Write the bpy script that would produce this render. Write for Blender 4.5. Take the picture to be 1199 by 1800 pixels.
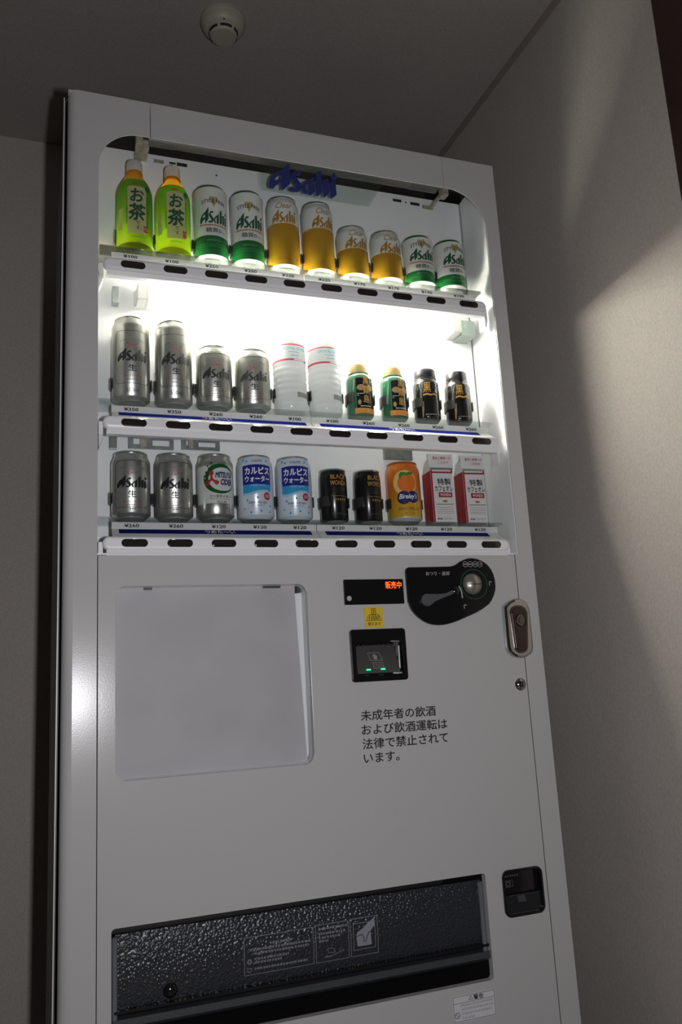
import bpy, bmesh, math, random
from mathutils import Vector, Matrix
random.seed(7)
sc = bpy.context.scene
col = sc.collection
for o in list(bpy.data.objects):
    bpy.data.objects.remove(o)

# ------------------------------------------------------------------ camera
CAM = Vector((-.0474, -1.4455, .7008))
yaw, pit, rol = .3599, .2035, -.0571
fwd = Vector((math.sin(yaw)*math.cos(pit), math.cos(yaw)*math.cos(pit), math.sin(pit)))
rgt = Vector((math.cos(yaw), -math.sin(yaw), 0))
upv = rgt.cross(fwd)
R2 = rgt*math.cos(rol) + upv*math.sin(rol)
U2 = -rgt*math.sin(rol) + upv*math.cos(rol)
camrot = Matrix((R2, U2, -fwd)).transposed().to_4x4()
cd = bpy.data.cameras.new('camera')
cd.sensor_fit = 'VERTICAL'
cd.sensor_height = 24.0
cd.sensor_width = 16.0
cd.lens = 1459/1800*24
cd.clip_start = .01
co = bpy.data.objects.new('camera', cd)
co.matrix_world = Matrix.Translation(CAM) @ camrot
col.objects.link(co)
sc.camera = co

# ------------------------------------------------------------------ world + the photographer's flash + exposure
w = bpy.data.worlds.new('world')
sc.world = w
w.use_nodes = True
bg = w.node_tree.nodes['Background']
bg.inputs[0].default_value = (.9, .85, .8, 1)
bg.inputs[1].default_value = .018
FLASH = CAM + R2*.113 + fwd*.01
fl = bpy.data.lights.new('camera_flash', 'AREA')
fl.shape = 'RECTANGLE'
fl.size, fl.size_y = .03, .055
fl.energy = 10.4
fl.color = (.98, .965, 1.0)
fo = bpy.data.objects.new('camera_flash', fl)
fo.matrix_world = Matrix.Translation(FLASH) @ camrot
col.objects.link(fo)
TUBE_POWER = 165.0
sc.view_settings.view_transform = 'Standard'
sc.view_settings.look = 'None'
sc.view_settings.gamma = 1
sc.view_settings.use_curve_mapping = False
sc.view_settings.exposure = 0.0
sc.cycles.transparent_max_bounces = 24
sc.cycles.sample_clamp_indirect = 6.0

# ------------------------------------------------------------------ materials
MATS = {}
def nodes_of(name):
    m = bpy.data.materials.new(name)
    m.use_nodes = True
    MATS[name] = m
    return m, m.node_tree.nodes, m.node_tree.links, m.node_tree.nodes['Principled BSDF']
def mat(name, c, rough=.5, metal=0., spec=.5, emit=0., coat=0., bump=0., bscale=200., vary=0., vscale=30.):
    m, N, L, b = nodes_of(name)
    b.inputs['Base Color'].default_value = (*c, 1)
    b.inputs['Roughness'].default_value = rough
    b.inputs['Metallic'].default_value = metal
    b.inputs['Specular IOR Level'].default_value = spec
    b.inputs['Coat Weight'].default_value = coat
    if emit:
        b.inputs['Emission Color'].default_value = (*c, 1)
        b.inputs['Emission Strength'].default_value = emit
    if bump or vary:
        tc = N.new('ShaderNodeTexCoord')
    if bump:
        n = N.new('ShaderNodeTexNoise'); n.inputs['Scale'].default_value = bscale; n.inputs['Detail'].default_value = 3
        L.new(tc.outputs['Object'], n.inputs['Vector'])
        k = N.new('ShaderNodeBump'); k.inputs['Strength'].default_value = bump; k.inputs['Distance'].default_value = .001
        L.new(n.outputs['Fac'], k.inputs['Height']); L.new(k.outputs['Normal'], b.inputs['Normal'])
    if vary:
        n2 = N.new('ShaderNodeTexNoise'); n2.inputs['Scale'].default_value = vscale; n2.inputs['Detail'].default_value = 5
        L.new(tc.outputs['Object'], n2.inputs['Vector'])
        r = N.new('ShaderNodeValToRGB')
        r.color_ramp.elements[0].position = .3; r.color_ramp.elements[1].position = .7
        r.color_ramp.elements[0].color = (*[x*(1-vary) for x in c], 1)
        r.color_ramp.elements[1].color = (*[min(1, x*(1+vary)) for x in c], 1)
        L.new(n2.outputs['Fac'], r.inputs['Fac']); L.new(r.outputs['Color'], b.inputs['Base Color'])
    return m
def clear(name, tint=(.97, .98, .98), ior=1.45, rough=.02):
    m = bpy.data.materials.new(name); m.use_nodes = True; MATS[name] = m
    N, L = m.node_tree.nodes, m.node_tree.links
    N.remove(N['Principled BSDF'])
    t = N.new('ShaderNodeBsdfTransparent'); t.inputs[0].default_value = (*tint, 1)
    g = N.new('ShaderNodeBsdfGlossy'); g.inputs['Roughness'].default_value = rough
    f = N.new('ShaderNodeFresnel')
    ge = N.new('ShaderNodeNewGeometry'); q = N.new('ShaderNodeMath'); q.operation = 'MULTIPLY_ADD'
    q.inputs[1].default_value = 1/ior-ior; q.inputs[2].default_value = ior      # thin sheet: the same Fresnel from both sides
    L.new(ge.outputs['Backfacing'], q.inputs[0]); L.new(q.outputs[0], f.inputs[0])
    x = N.new('ShaderNodeMixShader')
    L.new(f.outputs[0], x.inputs[0]); L.new(t.outputs[0], x.inputs[1]); L.new(g.outputs[0], x.inputs[2])
    L.new(x.outputs[0], N['Material Output'].inputs[0])
    return m
def sheer(name, c, tc=None, mix=.55, gloss=.08, rough=.15, ramp=None):
    """diffuse + translucent film with a thin gloss; ramp = [(z, colour)] colour gradient along object z"""
    m = bpy.data.materials.new(name); m.use_nodes = True; MATS[name] = m
    N, L = m.node_tree.nodes, m.node_tree.links
    N.remove(N['Principled BSDF'])
    d = N.new('ShaderNodeBsdfDiffuse'); d.inputs[0].default_value = (*c, 1)
    t = N.new('ShaderNodeBsdfTranslucent'); t.inputs[0].default_value = (*(tc or c), 1)
    g = N.new('ShaderNodeBsdfGlossy'); g.inputs['Roughness'].default_value = rough
    x = N.new('ShaderNodeMixShader'); x.inputs[0].default_value = mix
    y = N.new('ShaderNodeMixShader'); y.inputs[0].default_value = gloss
    if ramp:
        r = zramp(N, L, ramp)
        L.new(r.outputs[0], d.inputs[0]); L.new(r.outputs[0], t.inputs[0])
    L.new(d.outputs[0], x.inputs[1]); L.new(t.outputs[0], x.inputs[2])
    L.new(x.outputs[0], y.inputs[1]); L.new(g.outputs[0], y.inputs[2])
    L.new(y.outputs[0], N['Material Output'].inputs[0])
    return m
def zramp(N, L, ramp):
    tc = N.new('ShaderNodeTexCoord'); s = N.new('ShaderNodeSeparateXYZ')
    mr = N.new('ShaderNodeMapRange')
    z0, z1 = ramp[0][0], ramp[-1][0]
    mr.inputs[1].default_value = z0; mr.inputs[2].default_value = z1
    L.new(tc.outputs['Object'], s.inputs[0]); L.new(s.outputs['Z'], mr.inputs[0])
    r = N.new('ShaderNodeValToRGB')
    while len(r.color_ramp.elements) < len(ramp):
        r.color_ramp.elements.new(.5)
    for e, (z, c) in zip(r.color_ramp.elements, ramp):
        e.position = (z-z0)/(z1-z0); e.color = (*c, 1)
    L.new(mr.outputs[0], r.inputs[0])
    return r

def wallpaper(name, c, scale=900, bump=.35):
    m, N, L, b = nodes_of(name)
    b.inputs['Roughness'].default_value = .85
    b.inputs['Specular IOR Level'].default_value = .2
    tc = N.new('ShaderNodeTexCoord')
    mp = N.new('ShaderNodeMapping'); mp.inputs['Scale'].default_value = (1, 1, .55)
    L.new(tc.outputs['Object'], mp.inputs[0])
    n = N.new('ShaderNodeTexNoise'); n.inputs['Scale'].default_value = scale*.33; n.inputs['Detail'].default_value = 4; n.inputs['Roughness'].default_value = .7
    L.new(mp.outputs[0], n.inputs['Vector'])
    n2 = N.new('ShaderNodeTexNoise'); n2.inputs['Scale'].default_value = 3.0
    L.new(tc.outputs['Object'], n2.inputs['Vector'])
    r = N.new('ShaderNodeValToRGB')
    r.color_ramp.elements[0].position = .3; r.color_ramp.elements[1].position = .75
    r.color_ramp.elements[0].color = (*[x*.80 for x in c], 1); r.color_ramp.elements[1].color = (*[x*1.16 for x in c], 1)
    mx = N.new('ShaderNodeMath'); mx.operation = 'MULTIPLY_ADD'; mx.inputs[1].default_value = .8
    L.new(n.outputs['Fac'], mx.inputs[0])
    m3 = N.new('ShaderNodeMath'); m3.operation = 'MULTIPLY'; m3.inputs[1].default_value = .2
    L.new(n2.outputs['Fac'], m3.inputs[0]); L.new(m3.outputs[0], mx.inputs[2])
    L.new(mx.outputs[0], r.inputs[0]); L.new(r.outputs[0], b.inputs['Base Color'])
    k = N.new('ShaderNodeBump'); k.inputs['Strength'].default_value = bump; k.inputs['Distance'].default_value = .0015
    L.new(n.outputs['Fac'], k.inputs['Height']); L.new(k.outputs[0], b.inputs['Normal'])
    return m

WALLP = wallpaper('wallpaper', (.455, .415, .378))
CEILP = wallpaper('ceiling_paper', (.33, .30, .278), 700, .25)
FLOORM = mat('floor_vinyl', (.18, .15, .12), .5, vary=.2, vscale=12)
WOOD = mat('dark_wood', (.032, .013, .009), .45, vary=.4, vscale=8)
PAINT = mat('machine_paint', (.50, .497, .49), .20, spec=.22, bump=.05, bscale=420)
CABP = mat('cabinet_paint', (.70, .695, .67), .4)
INNER = mat('inner_white', (.88, .88, .89), .45)
RAILW = mat('rail_white', (.85, .85, .86), .28, spec=.5)
GASKET = mat('gasket_black', (.006, .006, .006), .7)
DARK = mat('dark_recess', (.012, .012, .011), .6)
BLACKG = mat('black_gloss', (.008, .008, .009), .16, spec=.5, coat=.3)
BUTTON = mat('button_smoke', (.022, .017, .016), .12, spec=.6, coat=.5)
CHROME = mat('chrome', (.55, .54, .52), .12, 1.0)
DCHROME = mat('dark_chrome', (.22, .19, .18), .2, 1.0)
STEEL = mat('galvanised_steel', (.36, .39, .38), .4, 1.0, vary=.2, vscale=60)
ALU = mat('poster_sheet', (.53, .50, .515), .55, metal=.0, vary=.07, vscale=9)
WHITEP = mat('white_plastic', (.80, .79, .76), .35)
SOCK = mat('socket_cream', (.36, .33, .26), .4, vary=.3, vscale=90)
GLASS = clear('clear_pane')
SHELF = clear('shelf_acrylic', (.66, .67, .66), 1.3)
ACRYL = clear('clear_acrylic', (.93, .96, .95), 1.49)
STRIPW = sheer('price_strip_white', (.84, .84, .83), mix=.28, gloss=.0)
BLUE = sheer('strip_blue', (.012, .016, .16), (.05, .12, .55), mix=.30, gloss=.0)
INK = mat('ink_black', (.012, .012, .014), .5)
TXTW = mat('print_white', (.85, .85, .88), .5)
GREY = mat('print_grey', (.42, .42, .43), .5)
LOGOB = mat('logo_blue', (.010, .020, .17), .35)
TUBEM = mat('tube_lit', (1.0, .97, .84), .3, emit=1.0)
TUBEM.node_tree.nodes['Principled BSDF'].inputs['Emission Strength'].default_value = TUBE_POWER
TUBEOFF = mat('tube_unlit', (.12, .108, .095), .3, vary=.15, vscale=20)
DTUBE = mat('tube_end_dark', (.10, .10, .09), .35)
LED = mat('led_orange', (1.0, .085, .008), .5, emit=3.2)
LEDG = mat('led_green', (.03, .9, .35), .5, emit=1.6)
YEL = mat('sticker_yellow', (.72, .50, .02), .45)
STK = mat('sticker_white', (.66, .66, .68), .45)
GREENL = mat('green_ring', (.005, .10, .035), .35)
SMOKE = mat('clip_smoke', (.035, .035, .033), .22, spec=.5)
CREAM = mat('detector_plastic', (.36, .33, .27), .5)
SIL = mat('can_aluminium', (.60, .60, .555), .30, .88)
SILB = mat('can_base', (.62, .62, .60), .42, .4)
RIM = mat('can_rim', (.66, .66, .64), .3, 1.0)
CWHITE = mat('can_white', (.74, .755, .72), .28, .15, coat=.2)
CGREEN = mat('can_green', (.012, .16, .035), .25, .25, coat=.3)
DGREEN = mat('ink_green', (.008, .075, .035), .4)
RIMG = mat('rim_green', (.03, .16, .06), .3, .5)
GOLD = mat('ink_gold', (.40, .20, .03), .4, .2)
TAN = mat('ink_tan', (.30, .20, .09), .45)
BEER = mat('can_beer', (.52, .29, .014), .26, .3, coat=.3)
BEERL = mat('beer_line', (.42, .15, .008), .35, .2)
RED = mat('ink_red', (.42, .018, .025), .4)
DGREY = mat('ink_dark_grey', (.05, .055, .055), .4)
STEELG = mat('ink_steel', (.22, .23, .22), .4)
NAVY = mat('ink_navy', (.012, .016, .13), .35)
CBLUE = mat('can_blue', (.014, .022, .26), .3, .15, coat=.3)
CYAN = mat('can_cyan', (.04, .36, .72), .3, .1, coat=.2)
PCYAN = mat('ink_pale_cyan', (.35, .62, .80), .4)
GRN2 = mat('cider_green', (.006, .10, .025), .3, .2, coat=.3)
CBLACK = mat('can_black', (.010, .009, .009), .22, .2, coat=.4)
CART = mat('carton_white', (.74, .73, .73), .4)
CARTR = mat('carton_red', (.36, .012, .025), .4)
LEAF = mat('ink_leaf', (.03, .26, .02), .4)
FRUIT = mat('ink_orange', (.78, .17, .015), .4)
HALO = mat('ink_halo', (.85, .55, .20), .4)
GGLASS = mat('green_glass', (.025, .12, .06), .1, spec=.6, coat=.3)
CAPC = sheer('cap_cream', (.70, .55, .28), mix=.3)
CAPW = sheer('cap_white', (.72, .71, .70), mix=.3)
TEALBL = sheer('tea_label', (.2, .5, .02), mix=.55, gloss=.05, ramp=[(0, (.33, .56, .01)), (.035, (.25, .50, .012)), (.10, (.14, .40, .015)), (.16, (.10, .33, .015))])  # green print gradient, its foot brightened to paint in the tube's glow
TEACRM = sheer('tea_cream', (.66, .60, .34), mix=.35, gloss=.03)
TEALIQ = sheer('tea_liquid', (.62, .30, .01), (.95, .50, .02), mix=.8, gloss=.08)
PETW = sheer('pet_water', (.90, .92, .93), mix=.5, gloss=.06)
TEAL = mat('ink_teal', (.10, .42, .50), .5)
PINKR = mat('ink_pink_red', (.55, .05, .10), .5)
def orange_body():
    m, N, L, b = nodes_of('can_orange')
    r = zramp(N, L, [(0, (.62, .42, .04)), (.035, (.70, .36, .02)), (.07, (.70, .17, .008)), (.125, (.66, .15, .008))])
    L.new(r.outputs[0], b.inputs['Base Color'])
    b.inputs['Roughness'].default_value = .28; b.inputs['Metallic'].default_value = .15; b.inputs['Coat Weight'].default_value = .2
    return m
ORANGE = orange_body()
def flap_mat():
    m, N, L, b = nodes_of('flap_pebbled')
    b.inputs['Base Color'].default_value = (.024, .027, .034, 1)
    b.inputs['Roughness'].default_value = .30
    b.inputs['Coat Weight'].default_value = .3
    tc = N.new('ShaderNodeTexCoord')
    v = N.new('ShaderNodeTexVoronoi'); v.inputs['Scale'].default_value = 220; v.feature = 'SMOOTH_F1'
    v.inputs['Smoothness'].default_value = .6
    L.new(tc.outputs['Object'], v.inputs['Vector'])
    k = N.new('ShaderNodeBump'); k.inputs['Strength'].default_value = .75; k.inputs['Distance'].default_value = .0022; k.invert = True
    L.new(v.outputs['Distance'], k.inputs['Height']); L.new(k.outputs[0], b.inputs['Normal'])
    return m
FLAPM = flap_mat()

# ------------------------------------------------------------------ mesh helpers
def link(name, me, parent=None):
    o = bpy.data.objects.new(name, me)
    col.objects.link(o)
    if parent is not None:
        o.parent = parent
    return o
def mesh(name, V, F, mats, parent=None, mi=None, smooth=False):
    me = bpy.data.meshes.new(name)
    me.from_pydata([tuple(v) for v in V], [], F)
    for m in (mats if isinstance(mats, (list, tuple)) else [mats]):
        me.materials.append(m)
    if mi:
        me.polygons.foreach_set('material_index', mi)
    if smooth:
        me.polygons.foreach_set('use_smooth', [True]*len(me.polygons))
    me.update()
    return link(name, me, parent)
def boxes(name, L, m, parent=None, bev=0.):
    """L: list of (x0,x1,y0,y1,z0,z1) joined as one mesh"""
    bm = bmesh.new()
    for x0, x1, y0, y1, z0, z1 in L:
        g = bmesh.ops.create_cube(bm, size=1)
        for v in g['verts']:
            v.co = Vector(((x0+x1)/2+v.co.x*(x1-x0), (y0+y1)/2+v.co.y*(y1-y0), (z0+z1)/2+v.co.z*(z1-z0)))
    if bev:
        bmesh.ops.bevel(bm, geom=list(bm.edges), offset=bev, segments=2, affect='EDGES', profile=.5)
    me = bpy.data.meshes.new(name); bm.to_mesh(me); bm.free()
    me.materials.append(m)
    return link(name, me, parent)
def lathe(name, prof, mats, parent=None, n=40, axis='Z', loc=(0, 0, 0), sharp=35):
    """prof: [(r,z[,material index of the band going up from here])]"""
    V, F, MI = [], [], []
    for p in prof:
        for k in range(n):
            a = 2*math.pi*k/n
            V.append((p[0]*math.cos(a), p[0]*math.sin(a), p[1]))
    for i in range(len(prof)-1):
        for k in range(n):
            k2 = (k+1) % n
            F.append((i*n+k, i*n+k2, (i+1)*n+k2, (i+1)*n+k))
            MI.append(prof[i][2] if len(prof[i]) > 2 else 0)
    if axis == '-Y':
        V = [(x, -z, y) for x, y, z in V]
    V = [(x+loc[0], y+loc[1], z+loc[2]) for x, y, z in V]
    o = mesh(name, V, F, mats, parent, MI, True)
    bm = bmesh.new(); bm.from_mesh(o.data)
    bmesh.ops.remove_doubles(bm, verts=bm.verts, dist=1e-6)
    for e in bm.edges:
        if len(e.link_faces) == 2 and e.calc_face_angle(0) > math.radians(sharp):
            e.smooth = False
    bm.to_mesh(o.data); bm.free()
    return o
def eval_curve(cu):
    ob = bpy.data.objects.new('tmp', cu); col.objects.link(ob)
    dg = bpy.context.evaluated_depsgraph_get(); dg.update()
    me = bpy.data.meshes.new_from_object(ob.evaluated_get(dg))
    bpy.data.objects.remove(ob); bpy.data.curves.remove(cu)
    return me
def rrect(x0, x1, z0, z1, r, n=6):
    P = []
    for cx, cz, a0 in ((x1-r, z1-r, 0), (x0+r, z1-r, 90), (x0+r, z0+r, 180), (x1-r, z0+r, 270)):
        for k in range(n+1):
            a = math.radians(a0+90*k/n)
            P.append((cx+r*math.cos(a), cz+r*math.sin(a)))
    return P
def ell(cx, cz, rx, rz, n=28, a0=0, a1=360):
    return [(cx+rx*math.cos(math.radians(a0+(a1-a0)*k/n)), cz+rz*math.sin(math.radians(a0+(a1-a0)*k/n))) for k in range(n if a1-a0 == 360 else n+1)]
def plate(name, outlines, y0, y1, m, parent=None, bev=0., smooth=False):
    """extruded plate in the XZ plane between y0 (front) and y1; further outlines are holes"""
    cu = bpy.data.curves.new('tmp', 'CURVE'); cu.dimensions = '2D'; cu.fill_mode = 'BOTH'
    for P in outlines:
        s = cu.splines.new('POLY'); s.points.add(len(P)-1); s.use_cyclic_u = True
        for q, (x, z) in zip(s.points, P):
            q.co = (x, z, 0, 1)
    cu.extrude = max((y1-y0)/2-bev, 1e-5)
    if bev:
        cu.bevel_depth = bev; cu.bevel_resolution = 2; cu.offset = -bev
    me = eval_curve(cu)
    ym = (y0+y1)/2
    for v in me.vertices:
        x, y, z = v.co
        v.co = (x, ym-z, y)
    me.materials.clear(); me.materials.append(m)
    me.name = name
    if bev:
        me.polygons.foreach_set('use_smooth', [False]*len(me.polygons))
    me.update()
    return link(name, me, parent)
def extrude_x(name, prof, x0, x1, m, parent=None):
    """prof in (y,z), extruded along x"""
    n = len(prof)
    V = [(x0, y, z) for y, z in prof]+[(x1, y, z) for y, z in prof]
    F = [(i, (i+1) % n, n+(i+1) % n, n+i) for i in range(n)]+[tuple(range(n))[::-1], tuple(range(n, 2*n))]
    o = mesh(name, V, F, m, parent)
    bm = bmesh.new(); bm.from_mesh(o.data); bmesh.ops.recalc_face_normals(bm, faces=bm.faces); bm.to_mesh(o.data); bm.free()
    return o
def empty(name, loc=(0, 0, 0), rz=0.):
    o = bpy.data.objects.new(name, None); col.objects.link(o)
    o.location = loc; o.rotation_euler = (0, 0, rz); o.empty_display_size = .02
    return o
def tag(o, label, cat=None, group=None, kind=None):
    o['label'] = label
    if cat: o['category'] = cat
    if group: o['group'] = group
    if kind: o['kind'] = kind
    return o
def struct(o, label=None):
    o['kind'] = 'structure'
    if label:
        o['label'] = label
    return o
def copy_tree(o, parent=None):
    c = o.copy(); col.objects.link(c); c.parent = parent
    for ch in list(o.children):
        copy_tree(ch, c)
    return c

# ---- flat art (lettering, printed shapes) as real thin geometry
TCACHE = {}
def text2d(s, bold=0., shear=0., font_h=1.):
    key = (s, bold, shear)
    if key in TCACHE:
        return TCACHE[key]
    cu = bpy.data.curves.new('tmp', 'FONT')
    cu.body = s; cu.size = 1.; cu.shear = shear; cu.resolution_u = 2
    cu.fill_mode = 'FRONT'
    me = eval_curve(cu)
    V = [(v.co.x, v.co.y, 0.) for v in me.vertices]; F = [tuple(p.vertices) for p in me.polygons]
    bpy.data.meshes.remove(me)
    if bold:                     # heavier strokes: the same glyphs again, shifted a little
        n = len(V); V0, F0 = V, F
        for q, (dx, dy) in enumerate(((bold, 0), (-bold, 0), (0, bold), (0, -bold))):
            k = len(V)
            V = V+[(x+dx, y+dy, 4e-5*(q+1)) for x, y, _ in V0]; F = F+[tuple(i+k for i in f) for f in F0]
    TCACHE[key] = (V, F)
    return V, F
def fit(V, cx, cz, w=None, h=None):
    xs = [v[0] for v in V]; zs = [v[1] for v in V]
    W = max(xs)-min(xs) or 1; H = max(zs)-min(zs) or 1
    sx = w/W if w else h/H
    sz = h/H if h else w/W
    mx, mz = (max(xs)+min(xs))/2, (max(zs)+min(zs))/2
    return [(cx+(v[0]-mx)*sx, cz+(v[1]-mz)*sz, *v[2:]) for v in V]
def polys2d(polys):
    V, F = [], []
    for P in polys:
        F.append(tuple(range(len(V), len(V)+len(P)))); V += list(P)
    return V, F
def lay(name, V, F, m, parent, surf, step=None):
    """put 2-D art on a surface: surf maps (u,v)->xyz; step cuts the art so that it can bend"""
    bm = bmesh.new()
    vs = [bm.verts.new((v[0], v[1], v[2] if len(v) > 2 else 0)) for v in V]
    for f in F:
        try: bm.faces.new([vs[i] for i in f])
        except ValueError: pass
    big = [f for f in bm.faces if len(f.verts) > 4]
    if big: bmesh.ops.triangulate(bm, faces=big)
    if step:
        u0 = min(v.co.x for v in bm.verts); u1 = max(v.co.x for v in bm.verts)
        k = math.floor(u0/step)+1
        while k*step < u1:
            bmesh.ops.bisect_plane(bm, geom=list(bm.verts)+list(bm.edges)+list(bm.faces), plane_co=(k*step, 0, 0), plane_no=(1, 0, 0), dist=1e-6)
            k += 1
    for v in bm.verts:
        a, b, h = v.co
        p = Vector(surf(a, b))
        if h > 1e-6:
            p += (Vector(surf(a+1e-4, b))-p).cross(Vector(surf(a, b+1e-4))-p).normalized()*h
        v.co = p
    me = bpy.data.meshes.new(name); bm.to_mesh(me); bm.free()
    me.materials.append(m)
    return link(name, me, parent)
def flat(y):
    return lambda u, v: (u, y, v)
def cyl(r, arc=0.):
    return lambda u, v: (r*math.sin(u/r), -r*math.cos(u/r), v+arc*u*u)
def words(name, s, m, parent, surf, u, v, w=None, h=None, bold=0., shear=0., step=None):
    V, F = text2d(s, bold, shear)
    return lay(name, fit(V, u, v, w, h), F, m, parent, surf, step)
def shapes(name, polys, m, parent, surf, step=None):
    V, F = polys2d(polys)
    return lay(name, V, F, m, parent, surf, step)
def ring(P, Q):
    """quads between two equally long closed outlines"""
    n = len(P)
    return [[P[i], P[(i+1) % n], Q[(i+1) % n], Q[i]] for i in range(n)]
def framepoly(x0, x1, z0, z1, t):
    return ring([(x0, z0), (x1, z0), (x1, z1), (x0, z1)], [(x0+t, z0+t), (x1-t, z0+t), (x1-t, z1-t), (x0+t, z1-t)])
def stroke(P, t):
    """open polyline of width t"""
    out = []
    for (x0, z0), (x1, z1) in zip(P[:-1], P[1:]):
        d = math.hypot(x1-x0, z1-z0) or 1
        nx, nz = -(z1-z0)/d*t/2, (x1-x0)/d*t/2
        out.append([(x0+nx, z0+nz), (x0-nx, z0-nz), (x1-nx, z1-nz), (x1+nx, z1+nz)])
    return out
LOGO = [
    [(190, 160), (266, 90), (276, 100), (268, 270), (190, 335)],
    [(190, 160), (150, 175), (110, 205), (80, 245), (66, 285), (70, 318), (92, 332), (112, 322), (128, 300), (190, 262), (190, 238), (120, 262), (126, 240), (152, 210), (190, 190)],
    [(388, 150), (362, 178), (330, 176), (322, 190), (392, 268), (386, 286), (350, 322), (296, 328), (262, 312), (282, 288), (318, 300), (336, 282), (276, 212), (284, 186), (322, 148), (352, 142)],
    [(510, 164), (510, 308), (468, 336), (452, 322), (452, 230), (420, 262), (418, 290), (436, 312), (432, 326), (412, 330), (386, 300), (388, 262), (420, 226), (466, 200)],
    [(530, 130), (586, 102), (586, 300), (534, 336), (528, 326)],
    [(586, 200), (600, 184), (655, 166), (658, 298), (604, 336), (600, 326), (600, 214)],
    [(672, 198), (726, 173), (730, 300), (678, 336), (672, 326)],
    [(716, 98), (746, 138), (710, 168), (682, 146)],
]
LOGO = [[((x-65)/245, (335-z)/245) for x, z in P] for P in LOGO]
def logo(name, m, parent, surf, u, v, w, h, step=None):
    V, F = polys2d(LOGO)
    return lay(name, fit(V, u, v, w, h), F, m, parent, surf, step)

# ------------------------------------------------------------------ the room
D, HC, XR, FZ = .72, 2.206, 1.055, -.10
struct(boxes('floor', [(-2.2, 1.3, -2.6, D+.1, FZ-.05, FZ)], FLOORM), 'dark floor the machine stands on')
struct(boxes('wall_back', [(-2.2, XR+.1, D, D+.1, FZ, HC)], WALLP), 'beige papered wall behind the vending machine')
struct(boxes('wall_right', [(XR, XR+.1, -.387, D, FZ, HC)], WALLP), 'grey-beige papered side wall right of the vending machine')
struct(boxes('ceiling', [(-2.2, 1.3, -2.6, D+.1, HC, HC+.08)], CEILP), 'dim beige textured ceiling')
t = struct(boxes('trim_1', [(XR-.008, XR+.14, -.58, -.388, FZ, HC)], WOOD, bev=.003), 'dark brown wooden post at the end of the side wall')
t = struct(extrude_x('trim_2', [(0, 0), (-.011, 0), (-.0085, -.004), (-.004, -.0085), (0, -.011)], -.386, D-.001, mat('cove_trim', (.20, .17, .145), .6)), 'slim moulding where the side wall meets the ceiling')
for v in t.data.vertices:     # profile was (y,z) along x: turn it so that it runs along y
    x, y, z = v.co
    v.co = (XR+y, x, HC+z)

# ------------------------------------------------------------------ the machine
VM = tag(empty('vending_machine'), 'tall white drinks vending machine with lit display window and dark dispensing slot', 'vending machine')
WX0, WX1, WZ0, WZ1 = .0515, .8785, .938, 1.7535
ZR = (1.4805, 1.1749, .9579)
Z0 = (1.5392, 1.2338, 1.0132)
PB = .113     # depth of the display's back panel

# cabinet shell behind the door
boxes('cabinet', [(-.010, -.007, .048, .585, -.06, 1.842), (.901, .905, .048, .585, -.06, 1.842), (-.010, .905, .048, .585, 1.838, 1.842),
                  (-.010, .905, .581, .585, -.06, 1.842), (-.010, .905, .05, .585, -.06, -.04)], mat('cabinet_shaded', (.085, .08, .07), .5), VM)  # shade put into the colour: dark so the side merges with the shadow
boxes('cabinet_edge', [(-.0108, -.0090, .0445, .049, -.06, 1.842)], CABP, VM)
boxes('door_flange', [(-.004, .911, .0025, .03, 1.824, 1.8295), (.9065, .911, .0025, .03, -.05, 1.824)], PAINT, VM)
boxes('gasket', [(.002, .014, .028, .046, -.05, 1.822), (.89, .902, .028, .046, -.05, 1.822), (.002, .902, .028, .046, 1.808, 1.822)], GASKET, VM)
boxes('base_plinth', [(.01, .89, .05, .56, FZ, -.06)], GASKET, VM)
# door frame in three pieces, seams in the top bar
def arc(cx, cz, r, a0, a1, n=12):
    return [(cx+r*math.cos(math.radians(a0+(a1-a0)*k/n)), cz+r*math.sin(math.radians(a0+(a1-a0)*k/n))) for k in range(n+1)]
CR = .076
lf = plate('frame_left', [[(.012, -.055), (WX0, -.055), (WX0, WZ1-CR)] + arc(WX0+CR, WZ1-CR, CR, 180, 90) + [(.1471, WZ1), (.1471, 1.83), (.012, 1.83)]], 0, .0025, PAINT, VM, .0006)
V, F = [], []
for k in range(9):
    a = math.radians(90*k/8)
    for z in (-.055, 1.8295):
        V.append((.0122-.0162*math.sin(a), .0162-.0162*math.cos(a), z))
for z in (-.055, 1.8295):
    V.append((-.004, .03, z))
F = [(2*k, 2*k+2, 2*k+3, 2*k+1)[::-1] for k in range(9)]
mesh('rounded_edge', V, F, PAINT, VM, smooth=True)
plate('frame_top', [[(.1481, WZ1), (.7812, WZ1), (.7812, 1.83), (.1481, 1.83)]], 0, .0025, PAINT, VM, .0006)
CR2 = .088
plate('frame_right', [[(.7822, 1.83), (.7822, WZ1)] + arc(WX1-CR2, WZ1-CR2, CR2, 90, 0) + [(WX1, .9395), (.8692, .9395), (.8692, -.055), (.911, -.055), (.911, 1.83)]], 0, .0025, PAINT, VM, .0006)
# lower door with its cut-outs
PX = (.0815, .4215, .5655, .8832)      # poster window
DX = (.0747, .739, .166, .345)         # dispensing slot
CX = (.7737, .8572, .2645, .344)       # coin return
ld = plate('lower_door', [[(.0527, -.05), (.868, -.05), (.868, .9365), (.0527, .9365)], rrect(*PX[:2], *PX[2:], .018), rrect(*DX[:2], *DX[2:], .006), rrect(*CX[:2], *CX[2:], .012), rrect(.506, .605, .707, .779, .004)], .001, .016, PAINT, VM, .0008)
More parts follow.
